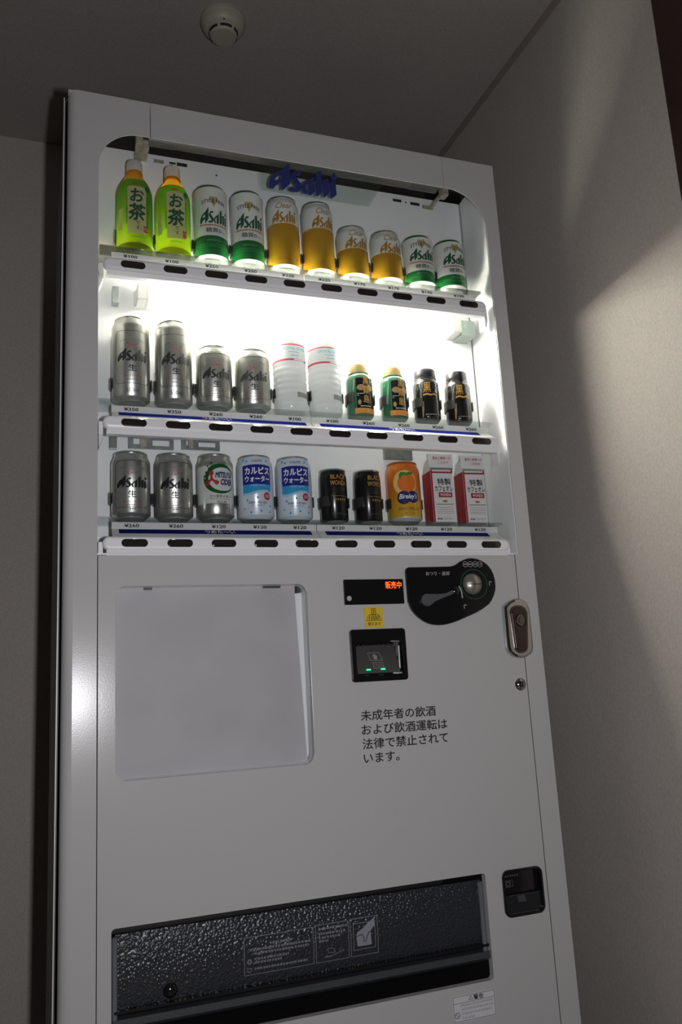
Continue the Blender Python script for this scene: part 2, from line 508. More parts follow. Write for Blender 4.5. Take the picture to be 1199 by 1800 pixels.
# display niche
boxes('display_panel', [(.03, .8805, PB, PB+.004, .925, 1.797)], INNER, VM)
V = [(WX1+x+k*.006, y, z) for k, y in ((0, .005), (1, PB+.006)) for x in (0, .003) for z in (.93, 1.80)]
mesh('niche_side', V, [(0, 1, 5, 4), (2, 6, 7, 3), (0, 4, 6, 2), (1, 3, 7, 5), (0, 2, 3, 1), (4, 5, 7, 6)], INNER, VM)
boxes('niche_side', [(WX0-.004, WX0, .005, PB+.01, .93, 1.80)], INNER, VM)
boxes('niche_floor', [(WX0-.004, WX1+.004, .002, PB+.01, .9375, .9405)], INNER, VM)
boxes('lamp_recess', [(.02, .90, .17, .175, 1.72, 1.833), (.02, .90, .032, .175, 1.829, 1.833), (.02, .90, PB+.005, .175, 1.72, 1.725), (.02, .024, .032, .175, 1.76, 1.833), (.896, .90, .032, .175, 1.72, 1.833)], DARK, VM)
boxes('panel_channel', [(.879, .886, PB+.007, PB+.010, .925, 1.80)], GASKET, VM)
for k, (x0, x1, z0, z1) in enumerate(((.1689, .1897, 1.779, 1.787), (.2005, .2140, 1.782, 1.786), (.2165, .2380, 1.780, 1.7875), (.7100, .7310, 1.778, 1.7845), (.7535, .777, 1.776, 1.783), (.784, .812, 1.771, 1.781))):
    boxes('panel_slot', [(x0, x1, PB-.0008, PB, z0, z1)], DARK if k not in (0, 5) else SOCK, VM)
for x, z in ((.206, 1.779), (.742, 1.780), (.30, 1.772), (.352, 1.742), (.21, 1.735)):
    lathe('screw', [(0, .0012), (.0018, .0010), (.0022, 0)], DGREY, VM, 10, '-Y', (x, PB, z))
# unlit tube in the recess
ut = lathe('unlit_tube', [(.0, -.262), (.0125, -.262), (.0125, .262), (.0, .262)], TUBEOFF, VM, 24)
for v in ut.data.vertices:
    x, y, z = v.co
    v.co = (.4625+z, .052+x, 1.788+y)
for x0, x1 in ((.150, .2005), (.7245, .79)):  # darker, slightly wider ends on the unlit tube
    c = lathe('tube_end', [(0, x0), (.0135, x0), (.0135, x1), (0, x1)], DTUBE, VM, 20)
    for v in c.data.vertices:
        x, y, z = v.co
        v.co = (z, .052+x, 1.788+y)
for x in (.132, .808):
    o = boxes('tube_socket', [(x-.007, x+.007, .040, .062, 1.766, 1.812), (x-.006, x+.006, .036, .040, 1.778, 1.80), (x-.004, x+.022 if x < .5 else x+.004, .05, PB, 1.776, 1.784)], SOCK, VM, .0015)
# lit tube under the top shelf
lt = lathe('lit_tube', [(.0, -.318), (.0125, -.318), (.0125, .318), (.0, .318)], TUBEM, VM, 16)
for v in lt.data.vertices:
    x, y, z = v.co
    v.co = (.481+z*1.038, .085+x, 1.462+y)
for x in (.139, .823):
    s = 1 if x < .5 else -1
    o = boxes('tube_socket', [(x-.010, x+.010, .066, .104, 1.447, 1.482), (x+s*.010-.002, x+s*.010+.002, .064, .106, 1.445, 1.478)], WHITEP, VM, .0018)
    boxes('lamp_bracket', [(x-.012, x+.065 if s > 0 else x+.012, .104, PB, 1.4475, 1.4495), (x-.012, x+.012, .104, PB, 1.452, 1.482)], WHITEP, VM)
boxes('shelf_hook', [(.084, .097, .09, PB, 1.447, 1.480)], STEEL, VM, .001)
boxes('shelf_hook', [(.834, .868, .07, .074, 1.444, 1.478), (.834, .868, .07, PB, 1.442, 1.444)], mat('hook_green', (.33, .40, .36), .4), VM)
for x0, x1, z0, z1, hole in ((.079, .0935, 1.156, 1.184, None), (.114, .200, 1.160, 1.184, (.136, .148)), (.2145, .29, 1.162, 1.184, (.228, .236)), (.641, .707, 1.159, 1.184, None)):
    if hole:
        plate('shelf_bracket', [[(x0, z0), (x1, z0), (x1, z1), (x0, z1)], [(x0+.010, z0+.008), (hole[0], z0+.008), (hole[0], z1-.004), (x0+.010, z1-.004)], [(hole[1]+.012, z0+.006), (x1-.008, z0+.006), (x1-.008, z1-.006), (hole[1]+.012, z1-.006)]], PB-.006, PB, STEEL, VM)
        boxes('bracket_clip', [(hole[0], hole[1], PB-.012, PB-.0055, z0+.002, z1)], SOCK, VM)
    else:
        boxes('shelf_bracket', [(x0, x1, PB-.008, PB, z0, z1)], STEEL, VM, .001)

# shelves
PRICES = (('100', '100', '250', '250', '220', '220', '170', '170', '190', '190'),
          ('350', '350', '260', '260', '100', '100', '260', '260', '260', '260'),
          ('260', '260') + ('120',)*8)
for r, zr in enumerate(ZR):
    rail = plate('selection_rail', [rrect(.060, .860, zr-.012, zr+.012, .0119, 8)], -.001, .018, RAILW, VM, .006)
    extrude_x('rail_lip', [(-.0015, zr-.0122), (-.0015, zr-.0148), (.003, zr-.0215), (.018, zr-.0215), (.018, zr-.0122)], .0665, .8545, RAILW, rail)
    for i in range(10):
        x = .1135+.078*i
        plate('selection_button', [rrect(x-.0225, x+.0225, zr-.0070, zr+.0070, .00695, 7)], -.0030, .004, BUTTON, rail, .002)
    for s, x in ((1, .0575), (-1, .8625)):
        plate('rail_bracket', [[(x-.004, zr+.004), (x+.004, zr+.004), (x+.004, zr-.026), (x-.001*s, zr-.040), (x-.004, zr-.046), (x-.004, zr-.02)]], .012, .036, RAILW, rail, .001)
    A_ = .0356          # leaning part, then an upright ledge 12 mm high that carries the price tags
    def surf(lift, zr=zr):
        def f(u, v):
            if v <= A_:
                return (u, .012+.028*v/A_-lift*.618, zr+.010+.022*v/A_+lift*.787)
            return (u, .040-lift, zr+.032+v-A_)
        return f
    for x0, x1 in ((.078, .4585), (.4602, .858)):
        a, b = surf(0), surf(-.0012)
        V = [q(x, v) for q in (a, b) for v in (0, A_, A_+.0125) for x in (x0, x1)]
        st = mesh('price_strip', V, [(0, 1, 3, 2), (2, 3, 5, 4), (6, 8, 9, 7), (8, 10, 11, 9), (4, 5, 11, 10), (0, 6, 7, 1), (0, 2, 8, 6), (2, 4, 10, 8), (1, 7, 9, 3), (3, 9, 11, 5)], STRIPW, VM)
        bx0, bx1 = (.090, .4465) if x0 < .3 else (.4755, .8315)
        s1, s2 = surf(.0004), surf(.0008)
        shapes('blue_band', [[(bx0, A_*.52), (bx1, A_*.52), (bx1, A_*.97), (bx0, A_*.97)]], BLUE, st, s1)
        words('chilled_lettering', 'つめた～い', TXTW, st, s2, .270 if x0 < .3 else .6525, A_*.745, .056, A_*.38, .012)
        for i in range(10):
            x = .113+.0782*i
            if (i < 5) == (x0 < .3):
                words('price_lettering', '¥'+PRICES[r][i], INK, st, s1, x, A_+.0066, .0262, .0068, .03)
    boxes('shelf_plate', [(.056, .876, .0455, PB-.0005, Z0[r]-.0042, Z0[r]-.0002)] + ([(.056, .876, .0425, .0453, zr+.038, Z0[r]-.0002)] if r == 0 else []), SHELF if r == 0 else ACRYL, VM)  # top shelf only: tint and lip added to cut light on the wall
for z0, z1 in ((ZR[0]+.0125, WZ1+.004), (ZR[1]+.0125, ZR[0]-.022), (ZR[2]+.0125, ZR[1]-.022)):
    boxes('window_pane', [(WX0-.004 if z1 < 1.7 else WX0+.03, WX1+.003 if z1 < 1.7 else WX1-.03, -.003+.010, .009, z0, z1)] if z1 < 1.7 else [], GLASS, VM) if z1 < 1.7 else plate('window_pane', [[(WX0-.003, z0), (WX1+.003, z0)] + arc(WX1-CR2, WZ1-CR2, CR2+.003, 0, 90) + arc(WX0+CR, WZ1-CR, CR+.003, 90, 180)], .0030, .0045, GLASS, VM)

# logo plate hanging in the top row
lp = plate('logo_plate', [[(.375, 1.702), (.615, 1.702), (.647, 1.757), (.647, 1.775), (.375, 1.775)]], .0335, .036, clear('logo_acrylic', (.90, .94, .92), 1.49), VM)
V, F = polys2d(LOGO)
V = fit(V, .4665, 1.7365, .151, .064)
k = 0
for P in LOGO:
    plate('logo_letter', [V[k:k+len(P)]], .0285, .0335, LOGOB, lp)
    k += len(P)

# poster window in the lower door
boxes('poster_backing', [(.07, .435, .036, .038, .555, .89)], INNER, VM)
plate('poster_sheet', [[(.073, .56), (.4165, .56), (.4055, .8835), (.073, .8835)]], .028, .030, ALU, VM)
plate('poster_rim', [rrect(.076, .427, .560, .888, .022), rrect(PX[0]+.0002, PX[1]-.0002, PX[2]+.0002, PX[3]-.0002, .018)], .016, .036, RAILW, VM)
for x0, x1 in ((.131, .145), (.345, .377)):
    boxes('poster_catch', [(x0, x1, .020, .028, .8795, .8875)], DGREY, VM)
boxes('poster_catch', [(.4085, .4165, .022, .036, .870, .890)], DGREY, VM)
plate('poster_cover', [rrect(PX[0]+.001, PX[1]-.001, PX[2]+.001, PX[3]-.001, .017)], .006, .008, GLASS, VM)

# vacancy display
dm = plate('message_display', [rrect(.4927, .6136, .8427, .8900, .002)], -.004, .002, BLACKG, VM, .001)
words('led_lettering', '販売中', LED, dm, flat(-.0045), .5927, .8785, .033, .0135)
shapes('light_sensor', [ell(.5015, .8545, .0048, .0048, 18)], GREY, dm, flat(-.0045))
# yellow sticker
ys = plate('banknote_sticker', [[(.5315, .7998), (.5683, .7998), (.5683, .8382), (.5315, .8382)]], -.0004, .001, YEL, VM)
s = flat(-.0008)
shapes('sticker_drawing', framepoly(.5455, .5545, .8240, .8355, .0009)+framepoly(.5475, .5500, .8265, .8335, .0006)+stroke([(.551, .834), (.551, .826)], .0007)+stroke([(.551, .830), (.5535, .830)], .0007)
       + stroke([(.5345, .8125), (.5400, .8235), (.5600, .8235), (.5655, .8125), (.5345, .8125)], .0009), INK, ys, s)
words('sticker_lettering', '1000', INK, ys, s, .550, .8178, .0215, .0085, .01, .25)
words('sticker_lettering', '使えます', INK, ys, s, .550, .8065, .026, .0062, .015)
# bill slot
bs = plate('bill_slot', [rrect(.4986, .6101, .7012, .7967, .006), rrect(.5090, .6015, .7130, .7740, .004)], -.006, .002, BLACKG, VM, .0015)
boxes('slot_tray', [(.507, .604, .024, .026, .708, .778), (.507, .509, .002, .026, .708, .778), (.6015, .6035, .002, .026, .708, .778), (.507, .604, .002, .026, .774, .776), (.507, .604, .002, .026, .709, .711)], BLACKG, bs)
extrude_x('slot_guide', [(-.004, .722), (.020, .768), (.022, .768), (.022, .720), (-.004, .716)], .5105, .5950, mat('slot_grey', (.075, .072, .07), .3), bs)
sg = lambda u, v: (u, -.004+(v-.722)*.024/.046-.0006, v)
shapes('slot_print', stroke([(.538, .7535), (.560, .7535), (.564, .7395), (.540, .7395), (.538, .7535)], .0008)+[[(.5495, .7515), (.5445, .7465), (.5475, .7465), (.5475, .7412), (.554, .7412), (.554, .7465), (.5565, .7465)]]+framepoly(.5425, .5635, .7245, .7355, .0008), mat('slot_ink', (.32, .31, .33), .5), bs, sg)
words('slot_lettering', '1000', mat('slot_ink2', (.22, .22, .22), .5), bs, sg, .5530, .7300, .016, .006)
for x in (.531, .560):
    boxes('slot_light', [(x-.0045, x+.0045, -.0062, -.0042, .7215, .7240)], LEDG, bs, .0008)
for x in (.5165, .5270, .5755, .5860):
    lathe('slot_roller', [(0, .004), (.0022, .0035), (.0030, .001), (.0030, -.004)], DCHROME, bs, 12, '-Y', (x, .006, .7690))
boxes('slot_window_edge', [(.5945, .5972, -.003, .002, .7225, .765)], mat('slot_edge', (.35, .35, .36), .25), bs, .0006)

# coin unit
CO = [(.62, .9053), (.6225, .9105), (.6269, .9122), (.7173, .9134), (.7260, .9155), (.7329, .919), (.7400, .9235), (.7489, .9269), (.7570, .9292), (.7664, .9297), (.7760, .9288), (.7853, .9257), (.7940, .9210), (.8016, .9144), (.8075, .9065), (.8115, .8971), (.8138, .8860), (.814, .8747), (.8122, .8640), (.8079, .8544), (.8025, .8455), (.7955, .8376), (.7810, .8290), (.7652, .8215), (.7261, .8075), (.7125, .8035), (.6996, .8009), (.6893, .7998), (.6793, .7998), (.6690, .8010), (.6596, .8037), (.6500, .8082), (.6407, .8148), (.6335, .8218), (.6275, .8297), (.6235, .8378), (.6208, .8461)]
cz = plate('coin_unit', [CO], -.007, .002, BLACKG, VM, .0025)
f8 = flat(-.0074)
words('return_lettering', 'おつり・返却', GREY, cz, f8, .6868, .8993, .051, .0078, .012)
for x, s in ((.7489, '500'), (.7600, '100'), (.7709, '50'), (.7815, '10')):
    shapes('coin_mark', ring(ell(x, .9172, .0057, .0057, 20), ell(x, .9172, .0049, .0049, 20)), GREY, cz, f8)
    words('coin_lettering', s, GREY, cz, f8, x, .9172, .0072, .0034, .01)
shapes('green_ring', ring(ell(.7645, .8774, .0300, .0300, 40), ell(.7645, .8774, .0284, .0284, 40)), GREENL, cz, f8)
kn = lathe('coin_knob', [(0, .0125), (.006, .0118), (.012, .0095), (.017, .006), (.0205, .002), (.0212, 0)], mat('knob_silver', (.50, .47, .42), .33, .85), cz, 32, '-Y', (.7612, -.007, .8780), 60)
boxes('coin_opening', [(.7475, .7735, -.0200, -.0150, .8755, .8772)], DARK, kn)
LV = [(.6578+.0118*math.cos(math.radians(a)), .8480+.0122*math.sin(math.radians(a))) for a in range(70, 330, 20)] + [(.6760, .8455), (.6960, .8525), (.7165, .8590), (.7215, .8635), (.7190, .8690), (.6980, .8600), (.6800, .8590)]
lv = plate('return_lever', [LV], -.0135, -.007, mat('lever_grey', (.09, .09, .10), .35), cz, .0015)
lathe('lever_pivot', [(0, .009), (.005, .0085), (.008, .006), (.009, 0)], BLACKG, cz, 20, '-Y', (.7205, -.007, .8640))
shapes('white_marks', stroke([(.7306, .8742), (.7340, .8680), (.7358, .8600), (.7362, .8506)], .0026), mat('mark_white', (.42, .42, .42), .4), cz, f8)
shapes('white_marks', stroke([(.7990, .8745), (.7990, .8818), (.8045, .8818)], .0014)+stroke([(.7385, .8300), (.7385, .8371), (.7440, .8371)], .0014), GREY, cz, f8)

# lock handle
LO = [(.8250, .8250), (.8262, .8330), (.8363, .8410), (.8501, .8465), (.8600, .8475), (.8690, .8455), (.8780, .8395), (.8825, .8310), (.8840, .8222), (.8840, .7718), (.8838, .7500), (.8815, .7420), (.8769, .7370), (.8660, .7318), (.8543, .7300), (.8440, .7315), (.8350, .7355), (.8275, .7430), (.8250, .7520), (.8246, .7737)]
lk = plate('lock_handle', [LO], -.013, .002, CHROME, VM, .005)
LI = ell(.8555, .8170, .0200, .0170, 14, 0, 180) + ell(.8540, .7530, .0155, .0140, 14, 180, 360)
plate('handle_recess', [LI], -.0150, -.012, DCHROME, lk, .0012)
LJ = ell(.8555, .8170, .0165, .0140, 14, 0, 180) + ell(.8540, .7530, .0120, .0110, 14, 180, 360)
plate('grip', [LJ], -.0165, -.0142, mat('grip_brown', (.10, .07, .065), .22, .9), lk, .0008)
lathe('lock_barrel', [(0, .004), (.006, .004), (.0065, .0025), (.0095, .0025), (.0115, .003), (.0125, .0015), (.0125, 0)], DCHROME, lk, 28, '-Y', (.8570, -.0165, .8035))
kh = lathe('key_lock', [(0, .0065), (.004, .0062), (.0085, .0045), (.0115, .002), (.0125, 0)], CHROME, VM, 28, '-Y', (.8530, 0.0008, .6795), 60)
boxes('key_opening', [(.8515, .8545, -.0068, -.005, .674, .685)], DARK, kh)

# printed notice
for k, (s, x0, x1) in enumerate((('未成年者の飲酒', .5125, .6635), ('および飲酒運転は', .5125, .6855), ('法律で禁止されて', .5125, .6850), ('います。', .5135, .5835))):
    z = (.6413, .6165, .5915, .5665)[k]
    words('notice_lettering', s, INK, VM, flat(.0004), (x0+x1)/2, z, x1-x0, .0190 if k < 3 else .0175, .014)

# dispensing slot
boxes('dispenser_recess', [(.065, .75, .20, .205, .15, .36), (.065, .068, .016, .205, .15, .36), (.747, .75, .016, .205, .15, .36), (.065, .75, .016, .205, .357, .36), (.065, .75, .016, .205, .15, .153)], DARK, VM)
fp = []
NY = 10
for k in range(NY+1):
    tt = k/NY
    fp.append((.014+.010*math.sin(math.pi*tt)*-.6, .226+tt*(.333-.226)))
fl_ = extrude_x('dispenser_flap', fp + [(y+.004, z) for y, z in fp[::-1]], .0815, .7330, FLAPM, VM)
extrude_x('flap_lip', [(.004, .2255), (.004, .2215), (.012, .2165), (.022, .2165), (.022, .2270)], .0790, .7365, BLACKG, fl_)
for x0, x1 in ((.0765, .0835), (.7265, .7335)):
    c = lathe('flap_end', [(0, .205), (.0035, .205), (.0045, .215), (.0045, .330), (0, .333)], mat('flap_clear', (.20, .21, .24), .12, .3, coat=.5), fl_, 14, 'Z', ((x0+x1)/2, .009, 0))
fy = lambda u, v: (u, .014-.006*math.sin(math.pi*min(1, max(0, (v-.226)/.107)))-.0008, v)
PG = mat('flap_print', (.17, .17, .19), .5)
PH = mat('flap_print_light', (.26, .26, .30), .5)
def strokes_fine(P, t):
    Q = []
    for (x0, z0), (x1, z1) in zip(P[:-1], P[1:]):
        n = max(1, int(abs(z1-z0)/.01))
        for k in range(n):
            Q.append((x0+(x1-x0)*k/n, z0+(z1-z0)*k/n))
    Q.append(P[-1])
    return stroke(Q, t)
PF = [(.2860, .2420), (.2860, .2995), (.4055, .2995), (.4055, .2420), (.2860, .2420)]
PF2 = [(.4100, .2420), (.4100, .3010), (.4690, .3010), (.4690, .2420), (.4100, .2420)]
PF3 = [(.4730, .2420), (.4730, .3020), (.5230, .3020), (.5230, .2420), (.4730, .2420)]
shapes('flap_frame', strokes_fine(PF, .0012)+strokes_fine(PF2, .0012)+strokes_fine(PF3, .0012)+strokes_fine([(.4780, .2520), (.4780, .2940), (.5180, .2940), (.5180, .2520), (.4780, .2520)], .0012), PG, fl_, fy)
D_ = []
random.seed(3)
for z, x0, x1 in ((.2865, .330, .368), (.2800, .295, .398), (.2740, .303, .395), (.2655, .303, .36), (.2600, .303, .35), (.2505, .303, .395), (.2945, .415, .464), (.2870, .415, .462), (.2810, .415, .455), (.2755, .415, .430)):
    x = x0
    while x < x1:
        wd = random.uniform(.002, .005)
        D_.append([(x, z-.0018), (x+wd, z-.0018), (x+wd, z+.0018), (x, z+.0018)]); x += wd+random.uniform(.0008, .002)
shapes('flap_small_print', D_+ring(ell(.2945, .2625, .0042, .0042, 16), ell(.2945, .2625, .0015, .0015, 16))+ring(ell(.2945, .2495, .0042, .0042, 16), ell(.2945, .2495, .003, .003, 16))+stroke([(.430, .262), (.440, .262), (.444, .255), (.432, .255), (.430, .262)], .001)+stroke([(.440, .250), (.460, .257)], .0015)+stroke([(.425, .2495), (.438, .2495)], .002), PG, fl_, fy)
shapes('hand_pictogram', [[(.4850, .2800), (.4960, .2855), (.5050, .2925), (.5180, .2995), (.5180, .2880), (.5100, .2800), (.5110, .2570), (.4850, .2570), (.4830, .2700)]], PH, fl_, fy)
shapes('hand_outline', stroke([(.4850, .2740), (.4930, .2760), (.4970, .2700), (.4960, .2640), (.5000, .2640), (.5060, .2780), (.5100, .2780)], .0012), INK, fl_, lambda u, v: (u, fy(u, v)[1]-.0006, v))
lathe('flap_lock', [(0, .007), (.005, .0064), (.009, .004), (.0115, 0), (.0115, -.004)], BLACKG, fl_, 24, '-Y', (.166, .010, .2405))
extrude_x('dispenser_sill', [(.003, .2135), (.002, .2030), (.012, .1960), (.030, .1960), (.030, .2140)], .0770, .7365, mat('sill_dark', (.055, .06, .065), .3, bump=.3, bscale=300), VM)
# coin return cup
cr = plate('coin_return', [rrect(.7725, .8582, .2632, .3452, .013), rrect(.7765, .8542, .2672, .3412, .010)], -.003, .004, BLACKG, VM, .001)
boxes('cup_wall', [(.773, .858, .045, .047, .26, .346), (.773, .775, .004, .047, .26, .346), (.856, .858, .004, .047, .26, .346), (.773, .858, .004, .047, .344, .346), (.773, .858, .004, .047, .262, .264)], BLACKG, cr)
extrude_x('cup_flap', [(.004, .299), (.006, .2995), (.034, .268), (.004, .268)], .7770, .8540, mat('cup_dark', (.016, .016, .019), .3), cr)
shapes('cup_ledge', [[(.786, .2985), (.852, .2985), (.852, .2995), (.786, .2995)], [(.805, .286), (.822, .286), (.819, .2975), (.804, .2975)]], mat('cup_line', (.06, .06, .075), .4), cr, flat(.0035))
shapes('cup_small_print', [[(.779+.005*k, .3305), (.7825+.005*k, .3305), (.7825+.005*k, .3335), (.779+.005*k, .3335)] for k in range(7)]+framepoly(.780, .800, .3125, .3245, .0012)+ring(ell(.790, .3185, .006, .005, 16), ell(.790, .3185, .003, .0025, 16)), mat('cup_ink', (.07, .07, .065), .5), cr, flat(.010))
boxes('cup_upper', [(.776, .855, .011, .013, .300, .343)], BLACKG, cr)
# warning sticker
ws = plate('warning_sticker', [rrect(.6523, .7372, .1095, .1522, .003)], -.0002, .001, STK, VM)
s = flat(-.0006)
shapes('sticker_border', framepoly(.6535, .7360, .1107, .1510, .0007)+stroke([(.6535, .1400), (.7360, .1400)], .0006)+ring(ell(.6600, .1210, .0050, .0050, 18), ell(.6600, .1210, .0040, .0040, 18))+stroke([(.6565, .1245), (.6635, .1175)], .0008)+ring([(.6840, .1425), (.6930, .1425), (.6885, .1500)], [(.6855, .1433), (.6915, .1433), (.6885, .1485)]), DGREY, ws, s)
words('warning_lettering', '警告', INK, ws, s, .7040, .1455, .0200, .0085, .02)
D_ = []
for z, x0, x1 in ((.1360, .667, .732), (.1295, .670, .732), (.1225, .670, .728), (.1155, .670, .693)):
    x = x0
    while x < x1:
        wd = random.uniform(.0018, .004)
        D_.append([(x, z-.0016), (x+wd, z-.0016), (x+wd, z+.0016), (x, z+.0016)]); x += wd+random.uniform(.001, .002)
shapes('sticker_small_print', D_, GREY, ws, s)

# ------------------------------------------------------------------ drinks on show (each one is a thing of its own)
CY = .076
SC = 1+.016/1.5055
ST = .003
def can_parts(root, R, H, mats, bands, rimmat, basemat=None, ridges=0, neck=.0055, taper=.008):
    """bands: [(v, material index from v upward)]"""
    P = [(R-.0075, .0016), (R-.0035, .0050), (R-.0008, taper-.001)]
    zs = sorted(set([taper] + [b[0] for b in bands if b[0] > taper] + [H-.020]))
    idx = lambda v: [b[1] for b in bands if b[0] <= v+1e-6][-1]
    prof = [(r, z, idx(z)) for r, z in P]
    for z in zs:
        prof.append((R, z, idx(z)))
    top = H-.020
    if ridges:
        for k in range(ridges):
            f = k/ridges
            r = R-neck*(f*.9)
            z = top+.003+.0125*f
            prof += [(r, z, idx(z)), (r-.0010, z+.0018, idx(z)), (r-neck*.2, z+.0034, idx(z))]
        prof.append((R-neck, H-.0035, idx(H)))
    else:
        prof += [(R-neck*.12, top+.004, idx(top+.004)), (R-neck*.5, H-.010, idx(H)), (R-neck*.9, H-.0055, idx(H)), (R-neck, H-.0035, idx(H))]
    lathe('body', prof, mats, root, 48, sharp=50)
    rr = R-neck+.0008
    lathe('lid', [(R-neck-.0003, H-.0036), (rr, H-.003), (rr, H-.0006), (rr-.0008, H), (rr-.0018, H-.0006), (rr-.0024, H-.0045), (0, H-.0045)], rimmat, root, 48)
    lathe('base', [(0, .0075), (.010, .0065), (.018, .0040), (R-.0115, .0010), (R-.0098, 0), (R-.0086, .0003), (R-.0075, .0016)], basemat or SILB, root, 40)
def W(root, R, s, m, u, v, w=None, h=None, bold=.004, shear=0., arc=0., name='lettering', lift=.0005):
    return words(name, s, m, root, cyl(R+lift, arc), u, v, w, h, bold, shear, ST)
def S(root, R, polys, m, name='print', lift=.0004, arc=0.):
    return shapes(name, polys, m, root, cyl(R+lift, arc), ST)
def rect(u0, u1, v0, v1):
    return [(u0, v0), (u1, v0), (u1, v1), (u0, v1)]
def band(u0, u1, v0, v1, arc=0.):
    return [rect(u0, u1, v0, v1)]

def style_can(tall):
    R = .0338
    H = .163 if tall else .1195
    root = empty('beer_can')
    g = .049 if tall else .033
    can_parts(root, R, H, [CWHITE, CGREEN, SILB, RIMG], [(0, 2), (.008, 1), (g, 0), (H-.0075, 3)], RIMG)
    if tall:
        a = dict(sty=.1245, lg=(.0915, .035), ln=.0720, tx=.0605, th=.0105, g1=.0385, g2=(.030, .0255), g3=.0195)
    else:
        a = dict(sty=.0955, lg=(.0710, .029), ln=.0535, tx=.0430, th=.0095, g1=.0265, g2=(.0215, .018), g3=.015)
    S(root, R, [ell(0, a['sty']+.001, .0050, .0080, 16), ell(-.005, a['sty']+.005, .004, .005, 10), ell(.005, a['sty']+.005, .004, .005, 10), [(-.004, a['sty']-.004), (.004, a['sty']-.004), (0, a['sty']-.014)]], mat_pgold, 'emblem', .0003)
    W(root, R, 'STYLE FREE', DGREY, 0, a['sty'], .050, .0085, .02, arc=-6., lift=.0006)
    logo('brand_lettering', DGREEN, root, cyl(R+.0006), .001, a['lg'][0], .060, a['lg'][1], ST)
    S(root, R, [rect(-.030, .030, a['ln']-.0008, a['ln']+.0008)], GOLD, 'rule')
    S(root, R, [rect(-.030, .030, a['ln']-.0022, a['ln']-.0013)], RED, 'rule')
    W(root, R, '糖質0', DGREY, -.001, a['tx'], .031, a['th'], .012)
    S(root, R, [rect(.0165+.003*k, .0185+.003*k, a['tx']-.003, a['tx']-.001) for k in range(3)], STEELG, 'small_print')
    W(root, R, 'スタイルフリー', PCYAN and mat_pale, 0, a['g1'], .030, .0045, 0)
    S(root, R, [rect(-.034, .034, z, z+.0006) for z in a['g2']], mat_lgreen, 'rule')
    return root
def clear_can(tall):
    R = .0338
    H = .163 if tall else .1195
    root = empty('beer_can')
    g = .099 if tall else .064
    can_parts(root, R, H, [CWHITE, BEER, SILB], [(0, 2), (.007, 1), (g, 0)], RIM)
    v = dict(c=.1385, l=(.1145, .031), L=(.0935, .0875, .0815)) if tall else dict(c=.0990, l=(.0775, .028), L=(.0595, .0550, .0505))
    S(root, R, [ell(0, v['l'][0]+.012, .019, .009, 24)], CWHITE, 'foam', .0002)
    W(root, R, 'Clear', TAN, .001, v['c'], .034, .0135, .012, .35)
    logo('brand_lettering', GOLD, root, cyl(R+.0006), .001, v['l'][0], .054, v['l'][1], ST)
    for z in v['L']:
        S(root, R, [rect(-.05, .05, z, z+.0007)], BEERL, 'rule', .0003)
    S(root, R, [rect(-.018+.0045*k, -.0148+.0045*k, .0185, .0202) for k in range(8)], BEERL, 'small_print')
    S(root, R, ring(ell(.030, .022, .0045, .0055, 18), ell(.030, .022, .0035, .0043, 18)), BEERL, 'seal')
    return root
def dry_can(tall):
    R = .0338
    H = .166 if tall else .1225
    root = empty('beer_can')
    can_parts(root, R, H, [SIL, SILB], [(0, 0)], RIM, SILB, ridges=3)
    if tall:
        b0, b1, k = .031, .134, dict(kar=.1455, arc=.117, dry=.1055, lg=(.0865, .0265), st=(.050, .0715), nm=.0610, sup=.0455, sm=.0385, ml=.0180)
    else:
        b0, b1, k = .0175, .1030, dict(kar=.1085, arc=.0925, dry=.0800, lg=(.0640, .0235), st=(.0325, .0505), nm=.0415, sup=.0275, sm=.0215, ml=None)
    P = [(-.033, b0+.006), (-.028, b0), (.028, b0), (.033, b0+.006), (.033, b1-.006), (.028, b1), (-.028, b1), (-.033, b1-.006), (-.033, b0+.006)]
    S(root, R, stroke(P, .0009), DGREY, 'border')
    W(root, R, 'KARAKUCHI', STEELG, 0, k['kar'], .020, .0028, 0)
    W(root, R, 'ASAHI BREWERIES', STEELG, 0, k['arc'], .046, .0042, 0, arc=-7.)
    S(root, R, [rect(-.012, .012, k['arc']-.004-.002*j, k['arc']-.0032-.002*j) for j in range(3)], STEELG, 'small_print')
    W(root, R, '"DRY"', RED, 0, k['dry'], .020, .0055, 0)
    logo('brand_lettering', INK, root, cyl(R+.0006), 0, k['lg'][0], .057, k['lg'][1], ST)
    st = []
    n = 8
    for j in range(n):
        z = k['st'][0]+(k['st'][1]-k['st'][0])*j/(n-1)
        st += [rect(-.031, -.0095, z-.0003, z+.0003), rect(.0095, .031, z-.0003, z+.0003)]
    S(root, R, st, STEELG, 'pinstripes')
    W(root, R, '生', INK, 0, k['nm'], .0150, .0130, .02)
    W(root, R, 'スーパードライ', RED, 0, k['sup'], .034, .0050, .015)
    S(root, R, [rect(-.010+.004*j, -.007+.004*j, k['sm']-.0008, k['sm']+.0008) for j in range(6)], STEELG, 'small_print')
    if k['ml']:
        W(root, R, '500ml', DGREY, 0, k['ml'], .0225, .0085, .005)
    else:
        S(root, R, [rect(-.005+.004*j, -.002+.004*j, .0135, .0152) for j in range(3)], DGREY, 'small_print')
    return root
